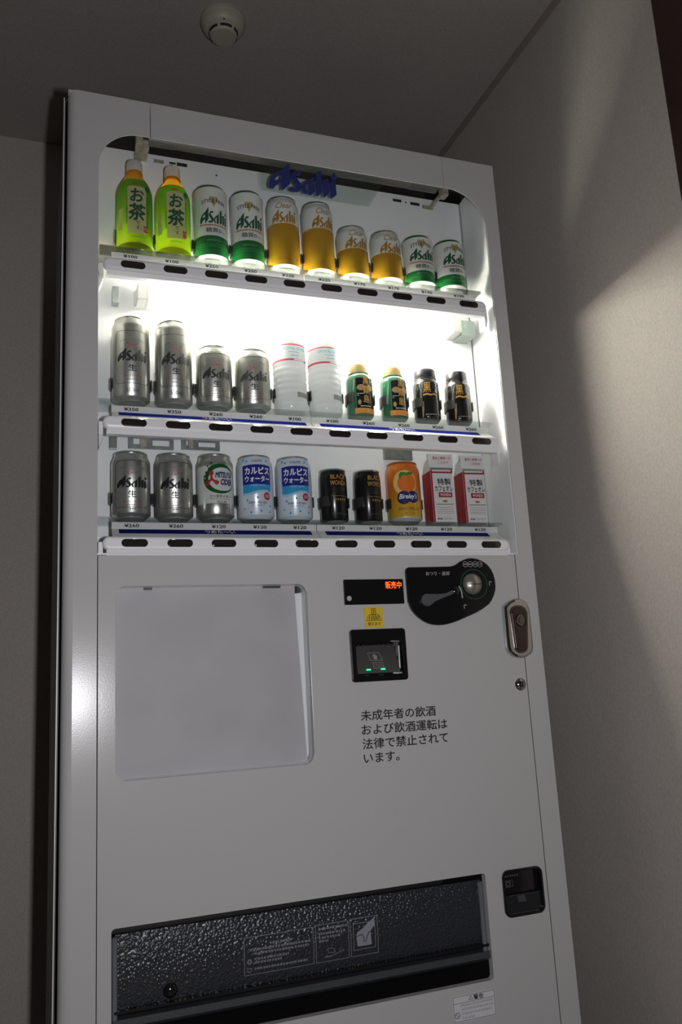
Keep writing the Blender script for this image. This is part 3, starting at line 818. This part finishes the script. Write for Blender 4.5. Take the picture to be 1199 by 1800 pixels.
def tea_bottle():
    R = .0345
    root = empty('tea_bottle')
    lathe('liquid_base', [(0, .006), (.018, .004), (.026, 0), (.031, .002), (.0335, .008), (.0335, .0125)], mat_teaclear, root, 40)
    lathe('label_sleeve', [(R-.001, .012), (R, .014), (R, .045), (R-.0006, .048), (R, .051), (R, .118), (R-.0010, .127), (R-.0038, .137), (R-.0072, .1440)], TEALBL, root, 48, sharp=60)
    lathe('neck', [(R-.0072, .1438), (R-.0110, .1505), (R-.0150, .1560), (.0148, .1620), (.0140, .1660), (.0165, .1665), (.0165, .1690), (.0138, .1695), (.0138, .1720)], TEALIQ, root, 32)
    lathe('cap', [(.0152, .1715), (.0156, .1725), (.0156, .1890), (.0146, .1925), (.0135, .1935), (0, .1935)], CAPW, root, 32)
    S(root, R, [rrect(-.0185, .0185, .030, .125, .004, 4)], TEACRM, 'label_panel', .0003)
    W(root, R, 'お', DGREEN, 0, .1065, .0285, .0280, .03, .1, lift=.0007)
    W(root, R, '茶', DGREEN, 0, .0725, .0345, .0350, .03, .1, lift=.0007)
    W(root, R, 'で', DGREEN, .001, .0505, .0080, .0075, .012, lift=.0007)
    W(root, R, 'す。', DGREEN, .003, .0410, .0115, .0080, .012, lift=.0007)
    S(root, R, [rect(.0125, .0215, .0345, .0475)], RED, 'seal', .0006)
    S(root, R, framepoly(.0140, .0200, .0380, .0440, .001), TEACRM, 'seal_mark', .0009)
    S(root, R-.0012, [rect(-.009, .004, .1285, .1315)], RED, 'maker_mark', .0016)
    S(root, R, [ell(.021, .1235, .0055, .0060, 18)], GRN2, 'leaf_mark', .0004)
    S(root, R, [rect(-.0245+.0030*j, -.0225+.0030*j, .1020-.0035*i, .1042-.0035*i) for i in range(5) for j in range(2)], TAN, 'small_print', .0004)
    S(root, R, [rect(.0200, .0225, .105-.0045*i, .1082-.0045*i) for i in range(14)], CGREEN, 'small_print', .0004)
    S(root, R, [rect(-.0215, -.0195, .082-.0040*i, .0848-.0040*i) for i in range(9)], CGREEN, 'small_print', .0004)
    S(root, R, [rect(-.040, -.030, .040, .082)], TEACRM, 'small_print', .0004)
    S(root, R, [rect(-.012+.003*j, -.0098+.003*j, .0225, .0238) for j in range(8)], CGREEN, 'small_print', .0004)
    return root
def water_bottle():
    R = .0333
    root = empty('water_bottle')
    prof = [(0, .006), (.018, .003), (.027, 0), (.031, .003), (R, .010)]
    z = .014
    while z < .098:
        prof += [(R, z), (R-.0010, z+.003), (R-.0010, z+.0055), (R, z+.0085)]
        z += .0125
    prof += [(R, .102), (R, .140), (R-.004, .152), (R-.013, .170), (.0145, .182), (.0135, .186), (.0160, .1865), (.0160, .1885), (.0135, .189), (.0135, .191)]
    lathe('bottle', prof, PETW, root, 40, sharp=60)
    lathe('cap', [(.0148, .1905), (.0152, .192), (.0152, .203), (.0140, .2055), (0, .2055)], CAPW, root, 28)
    lathe('label', [(R+.0003, .1020), (R+.0004, .1022, 1), (R+.0004, .1062, 0), (R+.0004, .1345, 1), (R+.0004, .1375), (R+.0003, .1377)], [PETW, PINKR], root, 44)
    W(root, R, 'CRYSTAL GEYSER', TEAL, .002, .1275, .054, .0062, .004, lift=.0008)
    S(root, R, [rect(-.010+.0045*j, -.0068+.0045*j, .1190, .1206) for j in range(5)]+[rect(-.006+.0045*j, -.0028+.0045*j, .1118, .1134) for j in range(4)], TEAL, 'small_print', .0008)
    S(root, R, [rect(.0, .0255, .1030, .1054)], TXTW, 'small_print', .0008)
    S(root, R, [rect(.004, .034, .0265, .0375)], mat_film, 'bar_code_film', .0006)
    S(root, R, [rect(.0055+.0015*j, .0062+.0015*j, .0275, .0365) for j in range(17)], STEELG, 'bar_code', .0008)
    return root
def spirit_bottle():
    R = .0276
    root = empty('spirit_bottle')
    lathe('body', [(0, .004), (R-.008, .001), (R-.004, 0), (R-.001, .003), (R, .007), (R, .078), (R-.0012, .086), (R-.005, .0905), (.0195, .0935), (.0185, .096)], GGLASS, root, 40, sharp=60)
    lathe('collar', [(.0190, .0938), (.0215, .0945), (.0215, .0962), (.0185, .0970)], mat_collar, root, 36)
    pr = [(.0180, .0968), (.0184, .0975), (.0184, .1120), (.0172, .1140), (0, .1140)]
    cap = lathe('cap', pr, CAPC, root, 44)
    for v in cap.data.vertices:
        x, y, z = v.co
        if .097 < z < .1125:
            a = math.atan2(y, x); s = 1+.012*math.cos(a*22)
            v.co = (x*s, y*s, z)
    S(root, R, [rrect(-.0130, .0300, .0160, .0800, .002, 3)], CBLACK, 'label', .0003)
    S(root, R, [ell(-.0025, .0590, .0095, .0065, 18), ell(.0165, .0590, .0075, .0070, 18)], TAN, 'emblem', .0005)
    for k, s_ in enumerate('黒霧島'):
        W(root, R, s_, mat_gold2, .0075, .0735-.0195*k, .0130, .0175, .014, lift=.0008)
    S(root, R, [ell(-.0075, .0275, .0035, .0055, 14)], TAN, 'seal', .0006)
    S(root, R, [rect(-.012, -.008, .0420, .0425), rect(-.012, .002, .0455, .0461)], TXTW, 'rule', .0006)
    S(root, R, [rect(-.0180, .0330, .0040, .0150)], mat_gold2, 'lower_band', .0004)
    S(root, R, [ell(-.012+.009*j, .0095, .0032, .0030, 10) for j in range(5)], FRUIT, 'lower_pattern', .0007)
    S(root, R, [rect(-.006+.0035*j, -.0035+.0035*j, .0185, .0200) for j in range(7)], TXTW, 'small_print', .0006)
    return root
def bottle_can():
    R = .0276
    root = empty('bottle_can')
    lathe('body', [(0, .004), (R-.008, .001), (R-.005, 0), (R-.002, .003), (R, .008), (R, .080), (R-.0015, .0855), (R-.004, .0895), (R-.0045, .0930)], CBLACK, root, 44, sharp=60)
    lathe('neck_ring', [(R-.0045, .0930), (R-.0035, .0938), (R-.0035, .0955), (R-.0052, .0965)], DCHROME, root, 44)
    cap = lathe('cap', [(R-.0052, .0965), (R-.0048, .0975), (R-.0048, .1130), (R-.0060, .1148), (R-.0075, .1152), (0, .1152)], mat('cap_gunmetal', (.055, .055, .06), .3, .8) if 'cap_gunmetal' not in MATS else MATS['cap_gunmetal'], root, 48)
    W(root, R, '黒', mat_gold2, -.0035, .0700, .0165, .0215, .012, .05, lift=.0006)
    S(root, R, [[(-.0130, .0555), (-.004, .0578), (.004, .0552), (.012, .0572), (.0200, .0545), (.0190, .0515), (.010, .0540), (.003, .0515), (-.005, .0540), (-.0130, .0520)]], mat_gold2, 'gold_stroke', .0006)
    S(root, R, stroke([(.0150, .0870), (.0180, .0840), (.0155, .0805), (.0195, .0780), (.0165, .0740), (.0200, .0715), (.0170, .0680)], .0016)+stroke([(.0200, .0860), (.0215, .0810), (.0205, .0770)], .0014)+ring(ell(.0185, .0625, .0030, .0034, 14), ell(.0185, .0625, .0016, .0020, 14)), TXTW, 'brush_script', .0006)
    S(root, R, [[(-.0170, .040), (-.0120, .041), (-.0125, .025), (-.0150, .006), (-.0170, .005)]], TAN, 'gold_streak', .0005)
    S(root, R, [rect(-.010, .030, .0105, .0112)], GREY, 'rule', .0005)
    return root
def cider_can():
    R = .0342
    H = .1245
    root = empty('soda_can')
    can_parts(root, R, H, [SIL, CWHITE], [(0, 0), (.028, 1), (.100, 0)], RIM, SILB, ridges=3)
    O = ell(.004, .0745, .0325, .0285, 40); I = ell(.0085, .0745, .0250, .0200, 40)
    S(root, R, [O], GRN2, 'green_oval', .0003)
    S(root, R, [I], CWHITE, 'oval_field', .0005)
    S(root, R, ring(ell(.0085, .0735, .0270, .0225, 30, 0, 360), ell(.0085, .0740, .0235, .0185, 30)), CWHITE, 'oval_line', .0006)
    W(root, R, 'MITSUYA', NAVY, .0115, .0815, .0340, .0120, .05, .2, lift=.0009)
    W(root, R, 'CIDER', NAVY, .0165, .0680, .0250, .0120, .05, .2, lift=.0009)
    def arrow(a, L=.0145):
        c, s_ = math.cos(math.radians(a)), math.sin(math.radians(a))
        T = lambda x, y: (-.0125+x*c-y*s_, .0735+x*s_+y*c)
        return [[T(0, -.0022), T(L, -.0022), T(L, .0022), T(0, .0022)], [T(L*.5, .004), T(L*.72, 0), T(L*.5, -.004), T(L, -.0042), T(L*1.1, 0), T(L, .0042)]]
    S(root, R, arrow(90)+arrow(222)+arrow(325), RED, 'arrow_mark', .0010)
    S(root, R, [ell(-.022, .0920, .0030, .0030, 12), ell(-.026, .0845, .0022, .0022, 10), ell(-.0255, .0760, .0013, .0013, 8)], CWHITE, 'bubbles', .0007)
    S(root, R, [ell(-.0125, .1045, .0022, .0022, 10), ell(-.0195, .0985, .0018, .0018, 10), ell(.0165, .0190, .0013, .0013, 8)], GRN2, 'bubbles', .0005)
    W(root, R, '三ツ矢サイダー', INK, .004, .0405, .0420, .0070, .02, .2)
    S(root, R, [rect(-.014+.0036*j, -.0115+.0036*j, .0350, .0361) for j in range(11)], STEELG, 'small_print')
    W(root, R, 'SINCE 1884', INK, .006, .0305, .0190, .0032, .008)
    return root
def lactic_can():
    R = .0346
    H = .1250
    root = empty('soft_drink_can')
    can_parts(root, R, H, [mat_calw, SILB], [(0, 0)], RIM, SILB)
    S(root, R, [[(-.0290, .0660), (.0290, .0660), (.0290, .1030), (.0145, .1042), (0, .1046), (-.0145, .1042), (-.0290, .1030)]], CBLUE, 'blue_panel', .0003)
    S(root, R, [[(-.0290, .0500), (-.018, .0490), (-.006, .0515), (.006, .0550), (.018, .0555), (.0290, .0520), (.0290, .0662), (-.0290, .0662)]], CYAN, 'cyan_panel', .0003)
    S(root, R, [[(-.0290, .0460), (-.016, .0450), (-.004, .0475), (.008, .0520), (.020, .0530), (.0290, .0500), (.0290, .0525), (.018, .0558), (.006, .0553), (-.006, .0518), (-.018, .0493), (-.0290, .0503)]], PCYAN, 'wave', .0005)
    W(root, R, 'CALPIS', NAVY, 0, .1115, .0200, .0048, .004)
    W(root, R, 'カルピス', TXTW, .001, .0925, .0500, .0145, .035, lift=.0007)
    W(root, R, 'ウォーター', TXTW, .001, .0765, .0500, .0125, .035, lift=.0007)
    W(root, R, 'CALPIS WATER', PCYAN, .002, .0640, .0290, .0040, .008, lift=.0007)
    S(root, R, [ell(.0195, .0435, .0072, .0075, 22)], RED, 'red_seal', .0006)
    S(root, R, [rect(.0150+.0026*j, .0168+.0026*j, .0445-.0035*i, .0460-.0035*i) for i in range(2) for j in range(4)], TXTW, 'seal_print', .0009)
    W(root, R, '乳酸菌と自然の恵み', NAVY, .001, .0310, .0370, .0045, .004)
    W(root, R, 'からうまれました', NAVY, .001, .0255, .0260, .0036, .002)
    S(root, R, [ell(u, v, .0019, .0021, 10) for u, v in ((-.020, .111), (.019, .1115), (.0, .0405), (-.020, .0360), (.006, .0150), (-.013, .0125), (.025, .0135), (-.026, .0200), (-.027, .1140), (.027, .0250))], CYAN, 'snow_dots')
    S(root, R, stroke([(-.012, .0215), (-.004, .0198), (.006, .0198), (.016, .0215)], .0008), PCYAN, 'rule')
    return root
def coffee_can():
    R = .0272
    H = .1050
    root = empty('coffee_can')
    can_parts(root, R, H, [CBLACK, SILB], [(0, 0)], RIM, SILB, neck=.0022, taper=.004)
    W(root, R, 'BLACK', mat_gold2, .006, .0880, .0330, .0092, .015)
    W(root, R, 'WONDA', mat_gold2, .006, .0755, .0350, .0098, .02)
    S(root, R, [rect(-.007, .020, z, z+.0006) for z in (.066, .0625, .059, .0555)], DGREY, 'pinstripes')
    S(root, R, [rect(-.010, .028, .0490, .0500)], TAN, 'rule')
    S(root, R, [rect(-.004+.005*j, -.0010+.005*j, .0400, .0445) for j in range(5)], GOLD, 'small_print')
    S(root, R, [rect(-.010+.004*j, -.0072+.004*j, .0130, .0150) for j in range(9)], DGREY, 'small_print')
    return root
def orange_can():
    R = .0346
    H = .1245
    root = empty('orange_drink_can')
    can_parts(root, R, H, [ORANGE, SILB], [(0, 1), (.009, 0)], mat('rim_orange', (.42, .16, .03), .35, .7), SILB)
    S(root, R, [ell(-.004, .0790, .0250, .0260, 36)], HALO, 'halo', .0002)
    S(root, R, [ell(0, .0785, .0195, .0200, 36)], FRUIT, 'fruit', .0004)
    S(root, R, [[(-.0155, .0880), (-.0160, .0965), (-.0115, .1010), (-.004, .1005), (0, .0985), (.006, .1015), (.0115, .0995), (.0140, .0955), (.006, .0950), (0, .0930), (-.006, .0945), (-.0100, .0925), (-.0120, .0880)]], LEAF, 'leaf', .0007)
    S(root, R, [ell(-.0085, .0480, .0135, .0140, 24), ell(.0110, .0490, .0130, .0125, 24)], NAVY, 'name_field', .0007)
    W(root, R, "Bireley's", TXTW, .001, .0490, .0390, .0140, .02, .35, lift=.0010)
    W(root, R, 'Asahi', BEERL, .002, .1130, .0110, .0038, 0)
    W(root, R, 'バヤリースオレンジ', INK, .002, .0250, .0460, .0072, .025)
    W(root, R, '果汁20%', BEERL, .002, .0155, .0200, .0050, .004)
    return root
def carton():
    root = empty('coffee_carton')
    w, d, h = .0245, .022, .1115
    boxes('pack', [(-w, w, -d, d, 0, h)], CART, root, .0015)
    boxes('side_panel', [(-w-.0006, -w, -d+.001, d, .001, h-.002)], CARTR, root)
    f = flat(-d-.0004); f2 = flat(-d-.0008)
    shapes('corner_stripe', [rect(-w, -w+.0035, .001, h-.001)], CARTR, root, f)
    shapes('top_stripe', [rect(-w+.0035, w, .1040, .1075)], CARTR, root, f)
    shapes('corner_mark', [rect(w-.004, w, .1075, h-.001)], CARTR, root, f2)
    words('lettering', '特製', INK, root, f, .004, .0860, .0300, .0140, .02)
    words('lettering', 'カフェオレ', INK, root, f, .0025, .0715, .0400, .0115, .025)
    shapes('name_field', [rect(-.0100, .0200, .0530, .0635)], CARTR, root, f)
    words('name_lettering', 'WONDA', TXTW, root, f2, .005, .0583, .0240, .0058, .012)
    shapes('crown', [[(-.001, .0425), (.0075, .0425), (.0090, .0470), (.0060, .0455), (.0033, .0480), (.0005, .0455), (-.0025, .0470)]], GOLD, root, f)
    shapes('small_print', [rect(-.016+.0042*j, -.013+.0042*j, .0375, .0392) for j in range(9)], DGREY, root, f)
    shapes('small_print', [rect(-.016, .020, z, z+.0008) for z in (.0315, .0270, .0225, .0190)], TAN, root, f)
    logo('brand_lettering', DGREY, root, f, -.0110, .0085, .0115, .0050)
    words('lettering', 'コーヒー', DGREY, root, f, .0085, .0085, .0200, .0055, .008)
    # foil-wrapped top fold and the leaning header card
    extrude_x('top_fold', [(-d, h), (d, h), (d-.004, h+.006), (.002, h+.022), (-d+.006, h+.022), (-d+.003, h+.004)], -w, w, CART, root)
    s_ = lathe('straw_sleeve', [(0, -w), (.0028, -w), (.0028, w), (0, w)], mat_foil, root, 14)
    for v in s_.data.vertices:
        x, y, z = v.co
        v.co = (z, -d-.0005+x, h+.0020+y)
    hs = lambda lift: (lambda u, v: (u, -d-.0010+v*.03-lift, h+.0045+v))
    a, b = hs(0), hs(-.0014)
    hc = [(-.0270, 0), (.0270, 0), (.0270, .0285), (-.0270, .0285)]
    V = [a(*p) for p in hc]+[b(*p) for p in hc]
    mesh('header_card', V, [(0, 1, 2, 3), (7, 6, 5, 4), (0, 4, 5, 1), (1, 5, 6, 2), (2, 6, 7, 3), (3, 7, 4, 0)], CART, root)
    words('header_lettering', '素材と鮮度への', RED, root, hs(.0005), .002, .0200, .0400, .0065, .012)
    words('header_lettering', 'こだわり', RED, root, hs(.0005), .005, .0105, .0230, .0060, .012)
    return root
mat_pgold = mat('ink_pale_gold', (.50, .36, .14), .4, .2)
mat_teaclear = clear('tea_base', (.98, .72, .22), 1.3)
mat_pale = mat('ink_pale_green', (.40, .55, .42), .4)
mat_lgreen = mat('ink_light_green', (.10, .36, .14), .4)
mat_film = sheer('film_grey', (.45, .46, .43), mix=.4)
mat_gold2 = mat('ink_bright_gold', (.55, .30, .07), .38, .35)
mat_collar = mat('collar_green', (.42, .48, .22), .3)
mat_calw = mat('can_pale_blue', (.66, .72, .80), .28, .1, coat=.2)
mat_foil = mat('foil', (.65, .65, .66), .25, .8)

def put(proto, first, x, row, deg, label, cat, group, y=CY):
    o = proto if first else copy_tree(proto)
    x = CAM.x+(x-CAM.x)*SC
    o.location = (x, y, Z0[row]); o.scale = (SC, SC, SC); o.rotation_euler = (0, 0, math.radians(deg))
    tag(o, label, cat, group)
    return o
SPECS = [
    (tea_bottle, (), 'bottle', 'green tea bottles', [
        (.1235, 0, 2, 'green-labelled tea bottle at the left end of the top shelf, dim amber neck'),
        (.1980, 0, 2, 'green-labelled tea bottle glowing yellow at neck and foot, second on the top shelf')]),
    (style_can, (True,), 'can', 'tall white and green beer cans', [
        (.2735, 0, 0, 'tall white and green beer can next to the glowing tea bottle'),
        (.3490, 0, -6, 'tall white and green beer can beside the golden beer cans')]),
    (clear_can, (True,), 'can', 'tall golden beer cans', [
        (.4255, 0, -12, 'tall golden beer can with white top, beside the tall white and green can'),
        (.5015, 0, 6, 'tall golden beer can with white top, beside the short golden cans')]),
    (clear_can, (False,), 'can', 'short golden beer cans', [
        (.5785, 0, -2, 'short golden beer can with white top, next to the tall golden can'),
        (.6567, 0, 0, 'short golden beer can with white top, next to the short green can')]),
    (style_can, (False,), 'can', 'short white and green beer cans', [
        (.7345, 0, -10, 'short white and green beer can beside the short golden can'),
        (.8110, 0, -2, 'short white and green beer can at the right end of the top shelf')]),
    (dry_can, (True,), 'can', 'tall silver beer cans', [
        (.1150, 1, -1, 'tall silver 500ml beer can at the left end of the middle shelf'),
        (.1945, 1, 0, 'tall silver 500ml beer can, second from left on the middle shelf')]),
    (dry_can, (False,), 'can', 'short silver beer cans', [
        (.2720, 1, -2, 'short silver beer can beside the tall 500ml can'),
        (.3485, 1, -8, 'short silver beer can beside the bright water bottle'),
        (.1140, 2, -2, 'dark-looking silver beer can at the left end of the bottom shelf'),
        (.1915, 2, -4, 'dark-looking silver beer can beside the green and white cider can')]),
    (water_bottle, (), 'bottle', 'clear water bottles', [
        (.4257, 1, 0, 'overexposed clear water bottle with red-lined label beside the short silver can'),
        (.5000, 1, 2, 'overexposed clear water bottle with red-lined label beside the cream-capped bottle')]),
    (spirit_bottle, (), 'bottle', 'cream-capped green bottles', [
        (.5745, 1, -8, 'small green bottle with cream cap and black label, beside the clear water bottle'),
        (.6515, 1, -6, 'small green bottle with cream cap and black label, beside the black bottle can')]),
    (bottle_can, (), 'bottle', 'black bottle cans', [
        (.7275, 1, -14, 'black bottle can with gold brush character, beside the cream-capped bottle'),
        (.8030, 1, -12, 'black bottle can with gold brush character at the right end of the middle shelf')]),
    (cider_can, (), 'can', None, [(.2690, 2, -2, 'silver and white cider can with green oval and red arrows')]),
    (lactic_can, (), 'can', 'white and blue soft drink cans', [
        (.3465, 2, -8, 'white and blue soft drink can beside the green and white cider can'),
        (.4240, 2, -10, 'white and blue soft drink can beside the small black coffee can')]),
    (coffee_can, (), 'can', 'small black coffee cans', [
        (.5055, 2, -8, 'small black coffee can with gold letters, beside the white and blue can'),
        (.5785, 2, 4, 'small black coffee can with gold letters, beside the orange drink can')]),
    (orange_can, (), 'can', None, [(.6585, 2, -12, 'orange drink can with fruit picture and dark blue name patch')]),
    (carton, (), 'carton', 'white and red coffee cartons', [
        (.7385, 2, -4, 'white and red coffee carton beside the orange drink can'),
        (.8135, 2, -4, 'white and red coffee carton at the right end of the bottom shelf')]),
]
def clip(x, row, R, aL, aR, v0, v1):
    """dark C-shaped clip that grips a drink and is fixed to the panel behind"""
    n = 26
    V, F = [], []
    for k in range(n+1):
        a = math.radians(-aL-(360-aL-aR)*k/n)
        for r, z in ((R+.0013, v0), (R+.0036, v0), (R+.0036, v1), (R+.0013, v1)):
            V.append((x+r*math.sin(a), CY-r*math.cos(a), Z0[row]+z))
    for k in range(n):
        for j in range(4):
            F.append((4*k+j, 4*k+(j+1) % 4, 4*k+4+(j+1) % 4, 4*k+4+j))
    F += [(0, 1, 2, 3), (4*n+3, 4*n+2, 4*n+1, 4*n)]
    b = len(V)
    yb = CY+R+.002
    if yb < PB-.002:
        for X in (x-.006, x+.006):
            for Y in (yb, PB):
                for Z in (v0, v1):
                    V.append((X, Y, Z0[row]+Z))
        F += [(b, b+1, b+3, b+2), (b+4, b+6, b+7, b+5), (b, b+4, b+5, b+1), (b+2, b+3, b+7, b+6), (b, b+2, b+6, b+4), (b+1, b+5, b+7, b+3)]
    o = mesh('can_clip', V, F, SMOKE, VM)
    bm = bmesh.new(); bm.from_mesh(o.data); bmesh.ops.recalc_face_normals(bm, faces=bm.faces); bm.to_mesh(o.data); bm.free()
CLIPR = {tea_bottle: (.0345, 80, 80), style_can: (.0338, 82, 80), clear_can: (.0338, 80, 80), dry_can: (.0338*1.025, 82, 80), water_bottle: (.0333, 74, 80), spirit_bottle: (.0276, 45, 62), bottle_can: (.0276, 42, 66), cider_can: (.0342, 80, 80), lactic_can: (.0346, 80, 80), coffee_can: (.0272, 40, 74), orange_can: (.0346, 72, 78)}
for fn, args, cat, group, L in SPECS:
    proto = fn(*args)
    for k, (x, row, deg, label) in enumerate(L):
        o = put(proto, k == 0, x, row, deg, label, cat, group)
        if fn is tea_bottle: o.scale.z *= 1.05
        if fn is dry_can: o.scale.x *= 1.025; o.scale.y *= 1.025
        if fn in CLIPR:
            R, aL, aR = CLIPR[fn]
            clip(CAM.x+(x-CAM.x)*SC, row, R*SC, aL, aR, .030, .050)

# ------------------------------------------------------------------ smoke detector
sd = tag(empty('smoke_detector', (.336, .160, HC)), 'round cream smoke detector on the ceiling above the machine', 'smoke detector')
sd.scale = (1.05, 1.05, 1.05)
lathe('mounting_base', [(.049, 0), (.049, -.010), (.047, -.013), (.040, -.014)], CREAM, sd, 48)
lathe('housing', [(.0475, -.012), (.0465, -.018), (.041, -.026), (.036, -.0290), (.0325, -.0300), (.031, -.0330), (.029, -.0400), (.0265, -.0430), (0, -.0445)], CREAM, sd, 48)
for k in range(6):
    a0 = math.radians(60*k+6)
    V, F = [], []
    for j in range(9):
        a = a0+math.radians(48)*j/8
        for r, z in ((.03185, -.0335), (.0302, -.0392)):
            V.append((r*math.cos(a), r*math.sin(a), z))
    F = [(2*j, 2*j+1, 2*j+3, 2*j+2) for j in range(8)]
    mesh('vent_slot', V, F, DARK, sd)
lathe('indicator_lamp', [(.0018, 0), (.0016, -.0018), (0, -.0022)], DARK, sd, 10, 'Z', (-.006, -.036, -.0275))
